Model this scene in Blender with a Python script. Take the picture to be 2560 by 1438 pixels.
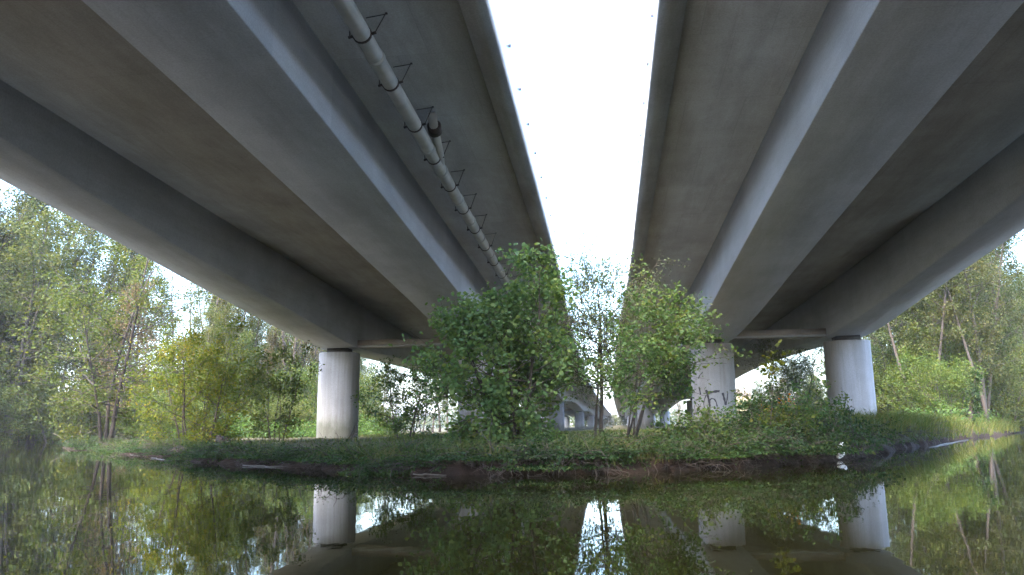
import bpy, math, random
import numpy as np
from mathutils import Vector, Matrix

scene = bpy.context.scene
for o in list(bpy.data.objects):
    bpy.data.objects.remove(o)

# ---------------------------------------------------------------- camera
CAM_Z = 0.70
F_PX, W_PX, H_PX = 1900.0, 2560.0, 1438.0
PITCH = math.atan((1072 - 719) / F_PX)
YAW = math.atan((1518 - 1280) / (F_PX / math.cos(PITCH)))
ROLL = math.radians(0.6)
fw = Vector((-math.sin(YAW) * math.cos(PITCH), math.cos(YAW) * math.cos(PITCH), math.sin(PITCH)))
rt = Vector((math.cos(YAW), math.sin(YAW), 0.0))
up = rt.cross(fw)
rt2 = rt * math.cos(ROLL) - up * math.sin(ROLL)
up2 = up * math.cos(ROLL) + rt * math.sin(ROLL)
cam_data = bpy.data.cameras.new("camera")
cam_data.sensor_width = 36.0
cam_data.lens = 36.0 * F_PX / W_PX
cam_data.clip_start = 0.05
cam_data.clip_end = 5000
cam = bpy.data.objects.new("camera", cam_data)
M = Matrix((rt2, up2, -fw)).transposed().to_4x4()
M.translation = Vector((0, 0, CAM_Z))
cam.matrix_world = M
scene.collection.objects.link(cam)
scene.camera = cam

# ---------------------------------------------------------------- sky, sun, exposure
SUN_EL, SUN_AZ = math.radians(52), math.radians(200)      # azimuth: direction the light comes from, clockwise from +Y
world = bpy.data.worlds.new("World")
scene.world = world
world.use_nodes = True
wn, wl = world.node_tree.nodes, world.node_tree.links
wn.clear()
sky = wn.new("ShaderNodeTexSky")
sky.sky_type = 'NISHITA'
sky.sun_disc = False
sky.sun_elevation = SUN_EL
sky.sun_rotation = SUN_AZ
sky.air_density = 1.0
sky.dust_density = 3.0
hs = wn.new("ShaderNodeHueSaturation")
hs.inputs['Saturation'].default_value = 1.2
bg = wn.new("ShaderNodeBackground")
bg.inputs['Strength'].default_value = 0.15
wo = wn.new("ShaderNodeOutputWorld")
wl.new(sky.outputs[0], hs.inputs['Color'])
tc = wn.new("ShaderNodeTexCoord"); sx = wn.new("ShaderNodeSeparateXYZ"); wl.new(tc.outputs['Generated'], sx.inputs[0])
oc = wn.new("ShaderNodeMapRange"); oc.inputs['From Min'].default_value = 0.0; oc.inputs['From Max'].default_value = 1.0
oc.inputs['To Min'].default_value = 0.85; oc.inputs['To Max'].default_value = 2.7
wl.new(sx.outputs['Z'], oc.inputs['Value'])
om = wn.new("ShaderNodeVectorMath"); om.operation = 'SCALE'
wl.new(hs.outputs[0], om.inputs[0]); wl.new(oc.outputs[0], om.inputs['Scale'])
wl.new(om.outputs[0], bg.inputs['Color'])
wl.new(bg.outputs[0], wo.inputs['Surface'])

sun_data = bpy.data.lights.new("sun", 'SUN')
sun_data.energy = 1.7
sun_data.angle = math.radians(25)
sun_data.color = (1.0, 0.88, 0.66)
sun = bpy.data.objects.new("sun", sun_data)
scene.collection.objects.link(sun)
sdir = Vector((math.sin(SUN_AZ) * math.cos(SUN_EL), math.cos(SUN_AZ) * math.cos(SUN_EL), math.sin(SUN_EL)))
sun.rotation_euler = sdir.to_track_quat('Z', 'Y').to_euler()

scene.view_settings.view_transform = 'Standard'
scene.view_settings.look = 'None'
scene.view_settings.exposure = 3.1
scene.view_settings.gamma = 1.0
scene.cycles.use_denoising = True
scene.cycles.max_bounces = 10
scene.cycles.diffuse_bounces = 5
scene.cycles.transparent_max_bounces = 12
scene.cycles.sample_clamp_indirect = 10

COL = scene.collection

# ---------------------------------------------------------------- helpers
def mesh_np(name, V, faces, mat=None, parent=None, smooth=False, loc=None):
    """V (n,3); faces: (m,k) int array or list of such arrays; links ONE mesh object."""
    me = bpy.data.meshes.new(name)
    V = np.asarray(V, dtype=np.float32)
    if not isinstance(faces, list):
        faces = [faces]
    faces = [np.asarray(f, dtype=np.int32) for f in faces if len(f)]
    idx = np.concatenate([f.ravel() for f in faces])
    tot = np.concatenate([np.full(len(f), f.shape[1], dtype=np.int32) for f in faces])
    start = np.concatenate([[0], np.cumsum(tot)[:-1]]).astype(np.int32)
    me.vertices.add(len(V)); me.vertices.foreach_set("co", V.ravel())
    me.loops.add(len(idx)); me.loops.foreach_set("vertex_index", idx)
    me.polygons.add(len(tot)); me.polygons.foreach_set("loop_start", start); me.polygons.foreach_set("loop_total", tot)
    if smooth:
        me.polygons.foreach_set("use_smooth", np.ones(len(tot), dtype=bool))
    me.update(calc_edges=True)
    me.validate()
    if mat:
        me.materials.append(mat)
    o = bpy.data.objects.new(name, me)
    COL.objects.link(o)
    if parent is not None:
        o.parent = parent
    if loc is not None:
        o.location = loc
    return o

def thing(name, label, cat, loc=(0, 0, 0), rz=0.0, group=None):
    o = bpy.data.objects.new(name, None)
    COL.objects.link(o)
    o.empty_display_size = 0.2
    o.location = loc
    o.rotation_euler = (0, 0, rz)
    o['label'] = label
    o['category'] = cat
    if group:
        o['group'] = group
    return o

def tag(o, label, cat, group=None):
    o['label'] = label
    o['category'] = cat
    if group:
        o['group'] = group
    return o

def kind(o, k, label=None, cat=None):
    o['kind'] = k
    if label: o['label'] = label
    if cat: o['category'] = cat
    return o

def dup(root, loc, rz=0.0, s=1.0, label=None, group=None, cat=None):
    r = root.copy(); COL.objects.link(r)
    r.location = loc; r.rotation_euler = (0, 0, rz)
    r.scale = (s, s, s) if not isinstance(s, tuple) else s
    if label: r['label'] = label
    if group: r['group'] = group
    if cat: r['category'] = cat
    for ch in list(root.children):
        c = ch.copy(); COL.objects.link(c); c.parent = r
        for g in list(ch.children):
            d = g.copy(); COL.objects.link(d); d.parent = c
    return r

class MB:
    """collects vertices and faces of one part"""
    def __init__(s): s.V = []; s.F = {}; s.n = 0
    def add(s, V, F):
        V = np.asarray(V, float); F = np.asarray(F, int)
        s.V.append(V); s.F.setdefault(F.shape[1], []).append(F + s.n); s.n += len(V)
    def box(s, a, b):
        x0, y0, z0 = a; x1, y1, z1 = b
        V = [(x0,y0,z0),(x1,y0,z0),(x1,y1,z0),(x0,y1,z0),(x0,y0,z1),(x1,y0,z1),(x1,y1,z1),(x0,y1,z1)]
        s.add(V, [(0,3,2,1),(4,5,6,7),(0,1,5,4),(1,2,6,5),(2,3,7,6),(3,0,4,7)])
    def tube(s, P, R, k=6, cap=True):
        P = np.asarray(P, float); n = len(P); R = np.broadcast_to(np.asarray(R, float), (n,))
        T = np.gradient(P, axis=0); T /= np.linalg.norm(T, axis=1, keepdims=True) + 1e-9
        ref = np.array([0, 0, 1.0]) if abs(T[0, 2]) < .9 else np.array([1.0, 0, 0])
        A = np.cross(T, ref); A /= np.linalg.norm(A, axis=1, keepdims=True) + 1e-9
        B = np.cross(T, A)
        a = np.arange(k) * 2 * math.pi / k
        V = P[:, None, :] + R[:, None, None] * (np.cos(a)[None, :, None] * A[:, None, :] + np.sin(a)[None, :, None] * B[:, None, :])
        i = np.arange(n - 1)[:, None] * k; j = np.arange(k)[None, :]; j2 = (j + 1) % k
        F = np.stack([i + j, i + j2, i + k + j2, i + k + j], -1).reshape(-1, 4)
        s.add(V.reshape(-1, 3), F)
        if cap:
            c0 = np.arange(k)[::-1][None, :]; c1 = (np.arange(k) + (n - 1) * k)[None, :]
            s.F.setdefault(k, []).append(c0 + s.n - n * k); s.F.setdefault(k, []).append(c1 + s.n - n * k)
    def build(s, name, mat, parent=None, smooth=False, loc=None):
        return mesh_np(name, np.concatenate(s.V), [np.concatenate(f) for f in s.F.values()], mat, parent, smooth, loc)

def pnoise(x, y, seed=0):
    """cheap smooth value noise in numpy"""
    r = np.random.RandomState(seed); T = r.rand(64, 64)
    xi = np.floor(x).astype(int); yi = np.floor(y).astype(int); fx = x - xi; fy = y - yi
    fx = fx * fx * (3 - 2 * fx); fy = fy * fy * (3 - 2 * fy)
    g = lambda a, b: T[a % 64, b % 64]
    return (g(xi, yi) * (1 - fx) * (1 - fy) + g(xi + 1, yi) * fx * (1 - fy) + g(xi, yi + 1) * (1 - fx) * fy + g(xi + 1, yi + 1) * fx * fy) - .5

# ---------------------------------------------------------------- materials
def new_mat(name):
    m = bpy.data.materials.new(name); m.use_nodes = True
    return m, m.node_tree.nodes, m.node_tree.links, m.node_tree.nodes['Principled BSDF']

def ramp(N, stops):
    r = N.new('ShaderNodeValToRGB'); e = r.color_ramp.elements
    while len(e) < len(stops): e.new(0.5)
    for i, (p, c) in enumerate(stops):
        e[i].position = p; e[i].color = (*c, 1)
    return r

def noise_tex(N, L, scale, detail=4, rough=.6, vec=None, stretch=None):
    t = N.new('ShaderNodeTexNoise'); t.inputs['Scale'].default_value = scale
    t.inputs['Detail'].default_value = detail; t.inputs['Roughness'].default_value = rough
    if vec is None:
        g = N.new('ShaderNodeNewGeometry'); vec = g.outputs['Position']
    if stretch:
        mp = N.new('ShaderNodeMapping'); mp.inputs['Scale'].default_value = stretch
        L.new(vec, mp.inputs['Vector']); vec = mp.outputs[0]
    L.new(vec, t.inputs['Vector'])
    return t

def mixc(N, L, fac, a, b, mode='MIX'):
    m = N.new('ShaderNodeMix'); m.data_type = 'RGBA'; m.blend_type = mode
    for sock, v in ((m.inputs['Factor'], fac), (m.inputs[6], a), (m.inputs[7], b)):
        if hasattr(v, 'default_value') or hasattr(v, 'is_linked'): L.new(v, sock)
        elif isinstance(v, (int, float)): sock.default_value = v
        else: sock.default_value = (*v, 1)
    return m.outputs[2]

def concrete(name, dark, light, streak=0.35, board=None, seams=None, algae=False):
    m, N, L, P = new_mat(name)
    n1 = noise_tex(N, L, .55, 6, .65)
    r1 = ramp(N, [(.3, dark), (.7, light)]); L.new(n1.outputs[0], r1.inputs[0])
    st = board or (1.5, .25, 1.5)
    n2 = noise_tex(N, L, 1.0, 5, .7, stretch=st)
    r2 = ramp(N, [(.42, (.55, .52, .46)), (.58, (1, 1, 1))]); L.new(n2.outputs[0], r2.inputs[0])
    c = mixc(N, L, streak, r1.outputs[0], r2.outputs[0], 'MULTIPLY')
    n3 = noise_tex(N, L, 30, 4, .7)
    r3 = ramp(N, [(.35, (.86, .86, .86)), (.65, (1.08, 1.08, 1.08))]); L.new(n3.outputs[0], r3.inputs[0])
    c = mixc(N, L, 1.0, c, r3.outputs[0], 'MULTIPLY')
    if seams:      # shutter-board joints of the formwork and a few leak stains
        g = N.new('ShaderNodeNewGeometry'); bt = N.new('ShaderNodeTexBrick'); bt.offset = .5
        bt.inputs['Scale'].default_value = 1.0; bt.inputs['Brick Width'].default_value = 1.25; bt.inputs['Row Height'].default_value = 2.6; bt.inputs['Mortar Size'].default_value = .012; bt.inputs['Mortar Smooth'].default_value = .5
        bt.inputs['Color1'].default_value = (1, 1, 1, 1); bt.inputs['Color2'].default_value = (.93, .93, .93, 1); bt.inputs['Mortar'].default_value = (seams, seams, seams, 1)
        L.new(g.outputs['Position'], bt.inputs['Vector']); c = mixc(N, L, 1.0, c, bt.outputs[0], 'MULTIPLY')
        n4 = noise_tex(N, L, .9, 5, .75, stretch=(1.2, .12, 1.2)); r4 = ramp(N, [(.60, (1, 1, 1)), (.72, (.72, .66, .58))]); L.new(n4.outputs[0], r4.inputs[0])
        c = mixc(N, L, .55, c, r4.outputs[0], 'MULTIPLY')
    if algae:      # green-brown flood line at the foot and rust-brown runs
        g = N.new('ShaderNodeNewGeometry'); sp = N.new('ShaderNodeSeparateXYZ'); L.new(g.outputs['Position'], sp.inputs[0])
        n5 = noise_tex(N, L, 2.2, 5, .7, stretch=(1, 1, .35)); ma = N.new('ShaderNodeMath'); ma.operation = 'MULTIPLY_ADD'; ma.inputs[1].default_value = -1.6
        L.new(n5.outputs[0], ma.inputs[0]); L.new(sp.outputs['Z'], ma.inputs[2])
        r5 = ramp(N, [(.0, (.42, .43, .33)), (.45, (.85, .85, .78)), (.8, (1, 1, 1))]); L.new(ma.outputs[0], r5.inputs[0])
        c = mixc(N, L, .85, c, r5.outputs[0], 'MULTIPLY')
    L.new(c, P.inputs['Base Color'])
    P.inputs['Roughness'].default_value = .85
    P.inputs['Specular IOR Level'].default_value = .25
    b = N.new('ShaderNodeBump'); b.inputs['Strength'].default_value = .15; b.inputs['Distance'].default_value = .02
    L.new(n3.outputs[0], b.inputs['Height']); L.new(b.outputs[0], P.inputs['Normal'])
    return m

M_SOFFIT = concrete("soffit_concrete", (.33, .305, .275), (.44, .415, .385), .3, seams=.85)
M_GIRDER = concrete("girder_concrete", (.42, .43, .45), (.52, .535, .56), .25, seams=.9)
M_PIER = concrete("pier_concrete", (.24, .245, .255), (.31, .315, .325), .4, (3.5, 3.5, .15), algae=True)
M_EDGE = concrete("edge_concrete", (.25, .235, .22), (.36, .35, .335), .4)

def simple(name, col, rough=.6, metal=0.0, var=.25, scale=6):
    m, N, L, P = new_mat(name)
    n = noise_tex(N, L, scale, 4, .6)
    r = ramp(N, [(.3, tuple(c * (1 - var) for c in col)), (.7, tuple(c * (1 + var) for c in col))])
    L.new(n.outputs[0], r.inputs[0]); L.new(r.outputs[0], P.inputs['Base Color'])
    P.inputs['Roughness'].default_value = rough; P.inputs['Metallic'].default_value = metal
    return m

M_PIPE = simple("pipe_plastic", (.40, .40, .385), .5, var=.15, scale=3)
M_STEEL = simple("dark_steel", (.06, .045, .04), .6, .3, .4, 20)
M_RUBBER = simple("bearing_rubber", (.03, .03, .03), .8)
M_PAINT = simple("black_spray_paint", (.02, .02, .03), .5)
M_BARK = simple("grey_brown_bark", (.045, .038, .031), .9, var=.45, scale=9)
M_BARK_DARK = simple("dark_bark", (.035, .028, .024), .9, var=.4, scale=12)
M_BARK_PALE = simple("pale_bark", (.15, .13, .11), .9, var=.4, scale=7)
M_DEADWOOD = simple("bleached_wood", (.13, .11, .08), .8, var=.3, scale=14)
M_WETWOOD = simple("wet_pale_wood", (.038, .034, .028), .6, var=.3, scale=14)
M_SOIL = simple("bank_soil", (.035, .024, .018), .95, var=.5, scale=5)
M_BAG = simple("white_plastic", (.75, .76, .76), .4, var=.08)

def leaf_mat(name, cols, transl=.52, spec=.08, clump=1.2):
    """cols: 4 base colours, picked per leaf, with darker and lighter clumps mixed in"""
    m, N, L, P = new_mat(name)
    g = N.new('ShaderNodeNewGeometry')
    n = noise_tex(N, L, clump, 3, .6)
    add = N.new('ShaderNodeMath'); add.operation = 'MULTIPLY_ADD'
    L.new(n.outputs[0], add.inputs[0]); add.inputs[1].default_value = 1.5; add.inputs[2].default_value = -.75
    a2 = N.new('ShaderNodeMath'); a2.operation = 'ADD'
    mu = N.new('ShaderNodeMath'); mu.operation = 'MULTIPLY_ADD'; mu.inputs[1].default_value = .7; mu.inputs[2].default_value = .12
    L.new(g.outputs['Random Per Island'], mu.inputs[0]); L.new(add.outputs[0], a2.inputs[0]); L.new(mu.outputs[0], a2.inputs[1])
    r = ramp(N, [(.05, cols[0]), (.4, cols[1]), (.72, cols[2]), (.97, cols[3])])
    L.new(a2.outputs[0], r.inputs[0])
    oi = N.new('ShaderNodeObjectInfo')
    hsv = N.new('ShaderNodeHueSaturation')
    mr = N.new('ShaderNodeMapRange'); mr.inputs['To Min'].default_value = .485; mr.inputs['To Max'].default_value = .515
    L.new(oi.outputs['Random'], mr.inputs['Value']); L.new(mr.outputs[0], hsv.inputs['Hue'])
    L.new(r.outputs[0], hsv.inputs['Color'])
    L.new(hsv.outputs[0], P.inputs['Base Color'])
    P.inputs['Roughness'].default_value = .45; P.inputs['Specular IOR Level'].default_value = spec
    t = N.new('ShaderNodeBsdfTranslucent')
    tc = mixc(N, L, 1.0, hsv.outputs[0], (1.25, 1.15, .55), 'MULTIPLY')
    L.new(tc, t.inputs['Color'])
    mx = N.new('ShaderNodeMixShader'); mx.inputs[0].default_value = transl
    L.new(P.outputs[0], mx.inputs[1]); L.new(t.outputs[0], mx.inputs[2])
    L.new(mx.outputs[0], N['Material Output'].inputs['Surface'])
    return m

M_LEAF_MAPLE = leaf_mat("maple_leaf", [(.066, .122, .060), (.092, .155, .068), (.125, .183, .068), (.17, .205, .064)])
M_LEAF_SHRUB = leaf_mat("shrub_leaf", [(.042, .085, .04), (.06, .112, .045), (.085, .132, .045), (.125, .15, .045)])
M_LEAF_WILLOW = leaf_mat("willow_leaf", [(.05, .085, .055), (.07, .11, .06), (.1, .135, .075), (.15, .17, .1)])
M_LEAF_YELLOW = leaf_mat("yellowing_leaf", [(.055, .08, .018), (.085, .108, .02), (.12, .125, .022), (.165, .125, .024)])
M_LEAF_ALDER = leaf_mat("alder_leaf", [(.038, .062, .022), (.056, .082, .025), (.078, .098, .027), (.11, .112, .032)], .45)
M_LEAF_WOOD = leaf_mat("woodland_leaf", [(.032, .050, .022), (.048, .065, .024), (.068, .077, .026), (.09, .085, .032)], .45, clump=.35)
M_LEAF_RUSSET = leaf_mat("russet_leaf", [(.07, .075, .045), (.10, .085, .05), (.13, .095, .055), (.15, .12, .06)], .4, clump=.5)
M_LEAF_BRAMBLE = leaf_mat("bramble_leaf", [(.015, .036, .017), (.024, .052, .02), (.04, .07, .024), (.078, .088, .028)], .45, .10)
M_LEAF_LIME = leaf_mat("lime_leaf", [(.048, .082, .024), (.068, .10, .027), (.092, .115, .028), (.12, .125, .034)])
M_LEAF_ORANGE = leaf_mat("orange_leaf", [(.2, .12, .03), (.3, .12, .02), (.38, .13, .02), (.3, .18, .04)])
M_LEAF_NETTLE = leaf_mat("nettle_leaf", [(.045, .09, .032), (.06, .11, .036), (.075, .13, .04), (.10, .135, .045)])
M_GRASS = leaf_mat("grass_blade", [(.033, .055, .02), (.05, .072, .024), (.072, .085, .03), (.11, .095, .05)], .35)
M_REED = leaf_mat("reed_blade", [(.045, .07, .02), (.07, .09, .023), (.10, .105, .03), (.13, .10, .05)], .4)

# ---------------------------------------------------------------- setting: water and ground
m, N, L, P = new_mat("river_water")
P.inputs['Base Color'].default_value = (.006, .006, .0015, 1)
P.inputs['Roughness'].default_value = .015
P.inputs['IOR'].default_value = 1.333
n = noise_tex(N, L, 1.6, 2, .5, stretch=(1.0, .5, 1))
n2 = noise_tex(N, L, 9.0, 2, .5, stretch=(1.0, .6, 1))
mb = N.new('ShaderNodeMath'); mb.operation = 'MULTIPLY_ADD'; mb.inputs[1].default_value = .12
L.new(n2.outputs[0], mb.inputs[0]); L.new(n.outputs[0], mb.inputs[2])
b = N.new('ShaderNodeBump'); b.inputs['Strength'].default_value = .15; b.inputs['Distance'].default_value = .012
L.new(mb.outputs[0], b.inputs['Height']); L.new(b.outputs[0], P.inputs['Normal'])
M_WATER = m
w = mesh_np("water", [(-600, -300, 0), (600, -300, 0), (600, 1200, 0), (-600, 1200, 0)], np.array([[0, 1, 2, 3]]), M_WATER)
kind(w, 'structure', "still dark river reflecting the bridges and banks", "river")

LAND_A = np.array([(-90, 170), (-60, 110), (-38, 62), (-30, 42), (-26, 34.5), (-20.2, 28.9), (-13.1, 21.3), (-8.8, 16.7), (-6.6, 15.1), (-4.2, 12.9), (-3, 12.1),
                   (-1.5, 11.9), (-.2, 12), (1.1, 12.8), (2.6, 14.3), (3.5, 15.1), (4.9, 17.1), (8.5, 24.2), (18.3, 42), (40, 78), (120, 170), (560, 420), (560, 1190), (-560, 1190), (-560, 560)], float)
LAND_B = np.array([(-560, -30), (-90, 20), (-62, 36), (-52, 47), (-50, 62), (-62, 92), (-105, 170), (-560, 500)], float)
LAND_C = np.array([(560, -290), (560, -40), (120, -30), (30, -24), (-20, -22), (-90, -40), (-560, -60), (-560, -290)], float)

def sdist(X, Y, poly):
    d = np.full(X.shape, 1e9); inside = np.zeros(X.shape, bool)
    for a, b in zip(poly, np.roll(poly, -1, 0)):
        ex, ey = b - a; t = np.clip(((X - a[0]) * ex + (Y - a[1]) * ey) / (ex * ex + ey * ey), 0, 1)
        d = np.minimum(d, np.hypot(X - a[0] - t * ex, Y - a[1] - t * ey))
        c = ((a[1] > Y) != (b[1] > Y)) & (X < (b[0] - a[0]) * (Y - a[1]) / (b[1] - a[1] + 1e-12) + a[0])
        inside ^= c
    return np.where(inside, d, -d)

def land_z(X, Y):
    X = np.asarray(X, float); Y = np.asarray(Y, float)
    d = np.maximum(np.maximum(sdist(X, Y, LAND_A), sdist(X, Y, LAND_B)), sdist(X, Y, LAND_C))
    d = d + .55 * pnoise(X * .8, Y * .8, 1) + .40 * pnoise(X * 2.3, Y * 2.3, 2) + .26 * pnoise(X * 5.5, Y * 5.5, 7)
    front = np.clip(1 - d / 4.0, 0, 1)
    base = .42 - .10 * front + .22 * np.clip((X + 2) / 14, -.4, 1.3) + .12 * pnoise(X * .15, Y * .15, 3) + .07 * pnoise(X * .9, Y * .9, 4) + .05 * pnoise(X * 3, Y * 3, 6)
    base = base + np.clip((d - 40) / 200, 0, 1) * 1.5
    t = np.clip(d / .55, 0, 1); t = t ** .6
    return np.where(d > 0, t * base + .10 * (1 - t) * 0 - .02, np.maximum(-1.6, -.02 + d * .7))

def land_zf(x, y):
    return float(land_z(np.array([x]), np.array([y]))[0])

def axis(fine0, fine1, step, lo, hi):
    c = list(np.arange(fine0, fine1 + 1e-6, step)); g = step; x = fine1
    while x < hi: g *= 1.25; x += g; c.append(min(x, hi))
    g = step; x = fine0; pre = []
    while x > lo: g *= 1.25; x -= g; pre.append(max(x, lo))
    return np.array(pre[::-1] + c)

gx = axis(-26, 16, .16, -560, 560); gy = axis(10.5, 36, .16, -290, 1190)
GX, GY = np.meshgrid(gx, gy)
GZ = land_z(GX, GY)
nx, ny = len(gx), len(gy)
ii = (np.arange(ny - 1)[:, None] * nx + np.arange(nx - 1)[None, :])
GF = np.stack([ii, ii + 1, ii + nx + 1, ii + nx], -1).reshape(-1, 4)
keep = (GZ.ravel()[GF].max(1) > -1.0)
GF = GF[keep]
used = np.zeros(nx * ny, bool); used[GF.ravel()] = True
remap = np.cumsum(used) - 1
m, N, L, P = new_mat("ground_soil")
g = N.new('ShaderNodeNewGeometry'); sep = N.new('ShaderNodeSeparateXYZ'); L.new(g.outputs['Position'], sep.inputs[0])
n1 = noise_tex(N, L, .45, 6, .65); n2 = noise_tex(N, L, 4, 5, .7); n3 = noise_tex(N, L, 25, 3, .7)
rg = ramp(N, [(.35, (.03, .038, .015)), (.5, (.05, .048, .025)), (.66, (.115, .093, .065))]); L.new(n1.outputs[0], rg.inputs[0])
rs = ramp(N, [(.3, (.009, .006, .005)), (.7, (.024, .015, .011))]); L.new(n2.outputs[0], rs.inputs[0])
mrz = N.new('ShaderNodeMapRange'); mrz.inputs['From Min'].default_value = .14; mrz.inputs['From Max'].default_value = .27
L.new(sep.outputs['Z'], mrz.inputs['Value'])
c = mixc(N, L, mrz.outputs[0], rs.outputs[0], rg.outputs[0])
r3 = ramp(N, [(.35, (.7, .7, .7)), (.65, (1.2, 1.2, 1.2))]); L.new(n3.outputs[0], r3.inputs[0])
c = mixc(N, L, 1.0, c, r3.outputs[0], 'MULTIPLY')
L.new(c, P.inputs['Base Color']); P.inputs['Roughness'].default_value = .95; P.inputs['Specular IOR Level'].default_value = .15
b = N.new('ShaderNodeBump'); b.inputs['Strength'].default_value = .9; b.inputs['Distance'].default_value = .15
L.new(n2.outputs[0], b.inputs['Height']); L.new(b.outputs[0], P.inputs['Normal'])
M_GROUND = m
go = mesh_np("ground", np.stack([GX.ravel(), GY.ravel(), GZ.ravel()], 1)[used], remap[GF], M_GROUND, smooth=True)
kind(go, 'structure', "earth river banks with a dark eroded edge", "ground")

# ---------------------------------------------------------------- bridges
Zd_pts = ([-70, 0, 12, 20, 30, 40, 55, 75, 110, 200, 700], [9.2, 8.15, 7.72, 7.36, 6.97, 6.65, 6.28, 6.05, 6.0, 6.0, 6.0])
Zb_pts = ([-70, -60, -40, -20, -8, 0, 6, 10, 15, 20, 25, 30, 36, 41, 48, 58, 68, 78, 88, 96, 104, 114, 126, 136, 146, 156, 166, 180, 190, 216, 230, 700],
          [6.0, 5.6, 5.9, 6.6, 6.75, 6.74, 6.65, 6.49, 6.13, 5.78, 5.40, 4.98, 4.55, 4.78, 4.92, 5.0, 4.9, 4.65, 4.3, 4.05, 4.3, 4.6, 4.8, 4.6, 4.3, 4.05, 4.3, 4.7, 4.6, 4.1, 4.4, 4.3])
S_pts = ([-70, 30, 45, 60, 100, 150, 220, 360, 700], [0, 0, -.25, -.36, -.4, .1, 1.2, 3.6, 16])
sm = lambda pts: (lambda y: sum(np.interp(np.asarray(y, float) + d, *pts) for d in (-2.5, -1.2, 0, 1.2, 2.5)) / 5)
Zd, Sx = sm(Zd_pts), sm(S_pts)
_zb = sm(Zb_pts)
def Zb(y): return _zb(y)
YS = np.concatenate([np.arange(-60, 0, 4), np.arange(0, 130, 1.0), np.arange(130, 300, 5), np.arange(300, 701, 25)])

def sweep(prof, ys=None):
    """prof: list of (x, zfunc) clockwise corners; swept along the bridge line with end caps"""
    ys = YS if ys is None else np.asarray(ys, float)
    k = len(prof); n = len(ys)
    V = np.zeros((n, k, 3))
    for j, (x, zf) in enumerate(prof):
        V[:, j, 0] = x + Sx(ys); V[:, j, 1] = ys; V[:, j, 2] = zf(ys)
    i = np.arange(n - 1)[:, None] * k; j = np.arange(k)[None, :]; j2 = (j + 1) % k
    F = np.stack([i + j, i + j2, i + k + j2, i + k + j], -1).reshape(-1, 4)
    caps = np.array([np.arange(k)[::-1], np.arange(k) + (n - 1) * k])
    return V.reshape(-1, 3), [F, caps]

PIER_Y = [36, 96, 156, 216]
def build_bridge(sgn, edge, gi, go_, outer, label):
    """gi, go_: (inner x, outer x) of the two girders; sgn=-1 for the left bridge"""
    t = thing("road_bridge", label, "bridge", (0, 0, 0))
    zs = lambda y: Zd(y); zt = lambda y: Zd(y) + .38
    e_in = edge + sgn * .45; o_in = outer - sgn * .45
    def order(p): return p if sgn > 0 else p[::-1]
    V, F = sweep(order([(e_in, zs), (e_in, zt), (o_in, zt), (o_in, zs)][::-1])); mesh_np("deck_slab", V, F, M_SOFFIT, t)
    for a, b in ((edge, e_in + sgn * -.003), (outer, o_in - sgn * -.003)):
        x0, x1 = min(a, b), max(a, b)
        V, F = sweep([(x0, lambda y: Zd(y) - .045), (x1, lambda y: Zd(y) - .045), (x1, lambda y: Zd(y) + .36), (x0, lambda y: Zd(y) + .36)])
        mesh_np("edge_beam", V, F, M_EDGE, t)
    for gk, (a, b) in enumerate((gi, go_)):
        x0, x1 = min(a, b), max(a, b)
        ch = .025
        # the outer girder is a little shallower at mid-span and its underside rises slightly outward
        if gk == 0: din = dout = (lambda y: 0.0)
        elif sgn < 0: din = lambda y: np.interp(y, [-10, 10, 13, 16, 20, 36], [.3, .33, .25, .12, 0, 0]); dout = lambda y: np.interp(y, [-10, 10, 15, 20, 24, 30, 36], [.5, .48, .36, .23, .11, .03, 0])
        else: din = lambda y: np.interp(y, [-10, 10, 18.8, 22, 26, 36], [.3, .38, .20, .08, 0, 0]); dout = lambda y: np.interp(y, [-10, 10, 22.8, 29, 35, 36, 45, 59, 72], [.5, .62, .50, .36, .08, .04, .08, .15, .03])
        dl, dr = (dout, din) if sgn < 0 else (din, dout)
        V, F = sweep([(x0, lambda y: Zb(y) + ch + dl(y)), (x0 + ch, lambda y: Zb(y) + dl(y)), (x1 - ch, lambda y: Zb(y) + dr(y)), (x1, lambda y: Zb(y) + ch + dr(y)), (x1, lambda y: Zd(y) + .02), (x0, lambda y: Zd(y) + .02)])
        mesh_np("girder", V, F, M_GIRDER, t)
    xi = gi[1]; xo = go_[0]
    for yc in PIER_Y[:3]:
        mb = MB(); x0, x1 = sorted((xi, xo)); s = float(Sx(yc)); z0 = float(Zb(yc)) + .06; z1 = float(Zd(yc)) + .03
        mb.box((x0 + s - .01, yc - .5, z0), (x1 + s + .01, yc + .5, z0 + .30))
        mb.build("crossbeam", M_SOFFIT, t)
        mb = MB()
        mb.box((x0 + s + .02, yc - .52, z0 - .035), (x1 + s - .02, yc - .30, z0 + .05)); mb.build("drip_ledge", M_GIRDER, t)
    return t

bridge_l = build_bridge(-1, -1.80, (-5.0, -7.0), (-11.85, -13.75), -15.6, "grey concrete road bridge whose underside carries a long pale drain pipe")
bridge_r = build_bridge(1, 1.08, (3.9, 5.92), (9.95, 11.85), 13.4, "grey concrete road bridge without a pipe, resting on the graffitied pier")

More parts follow.
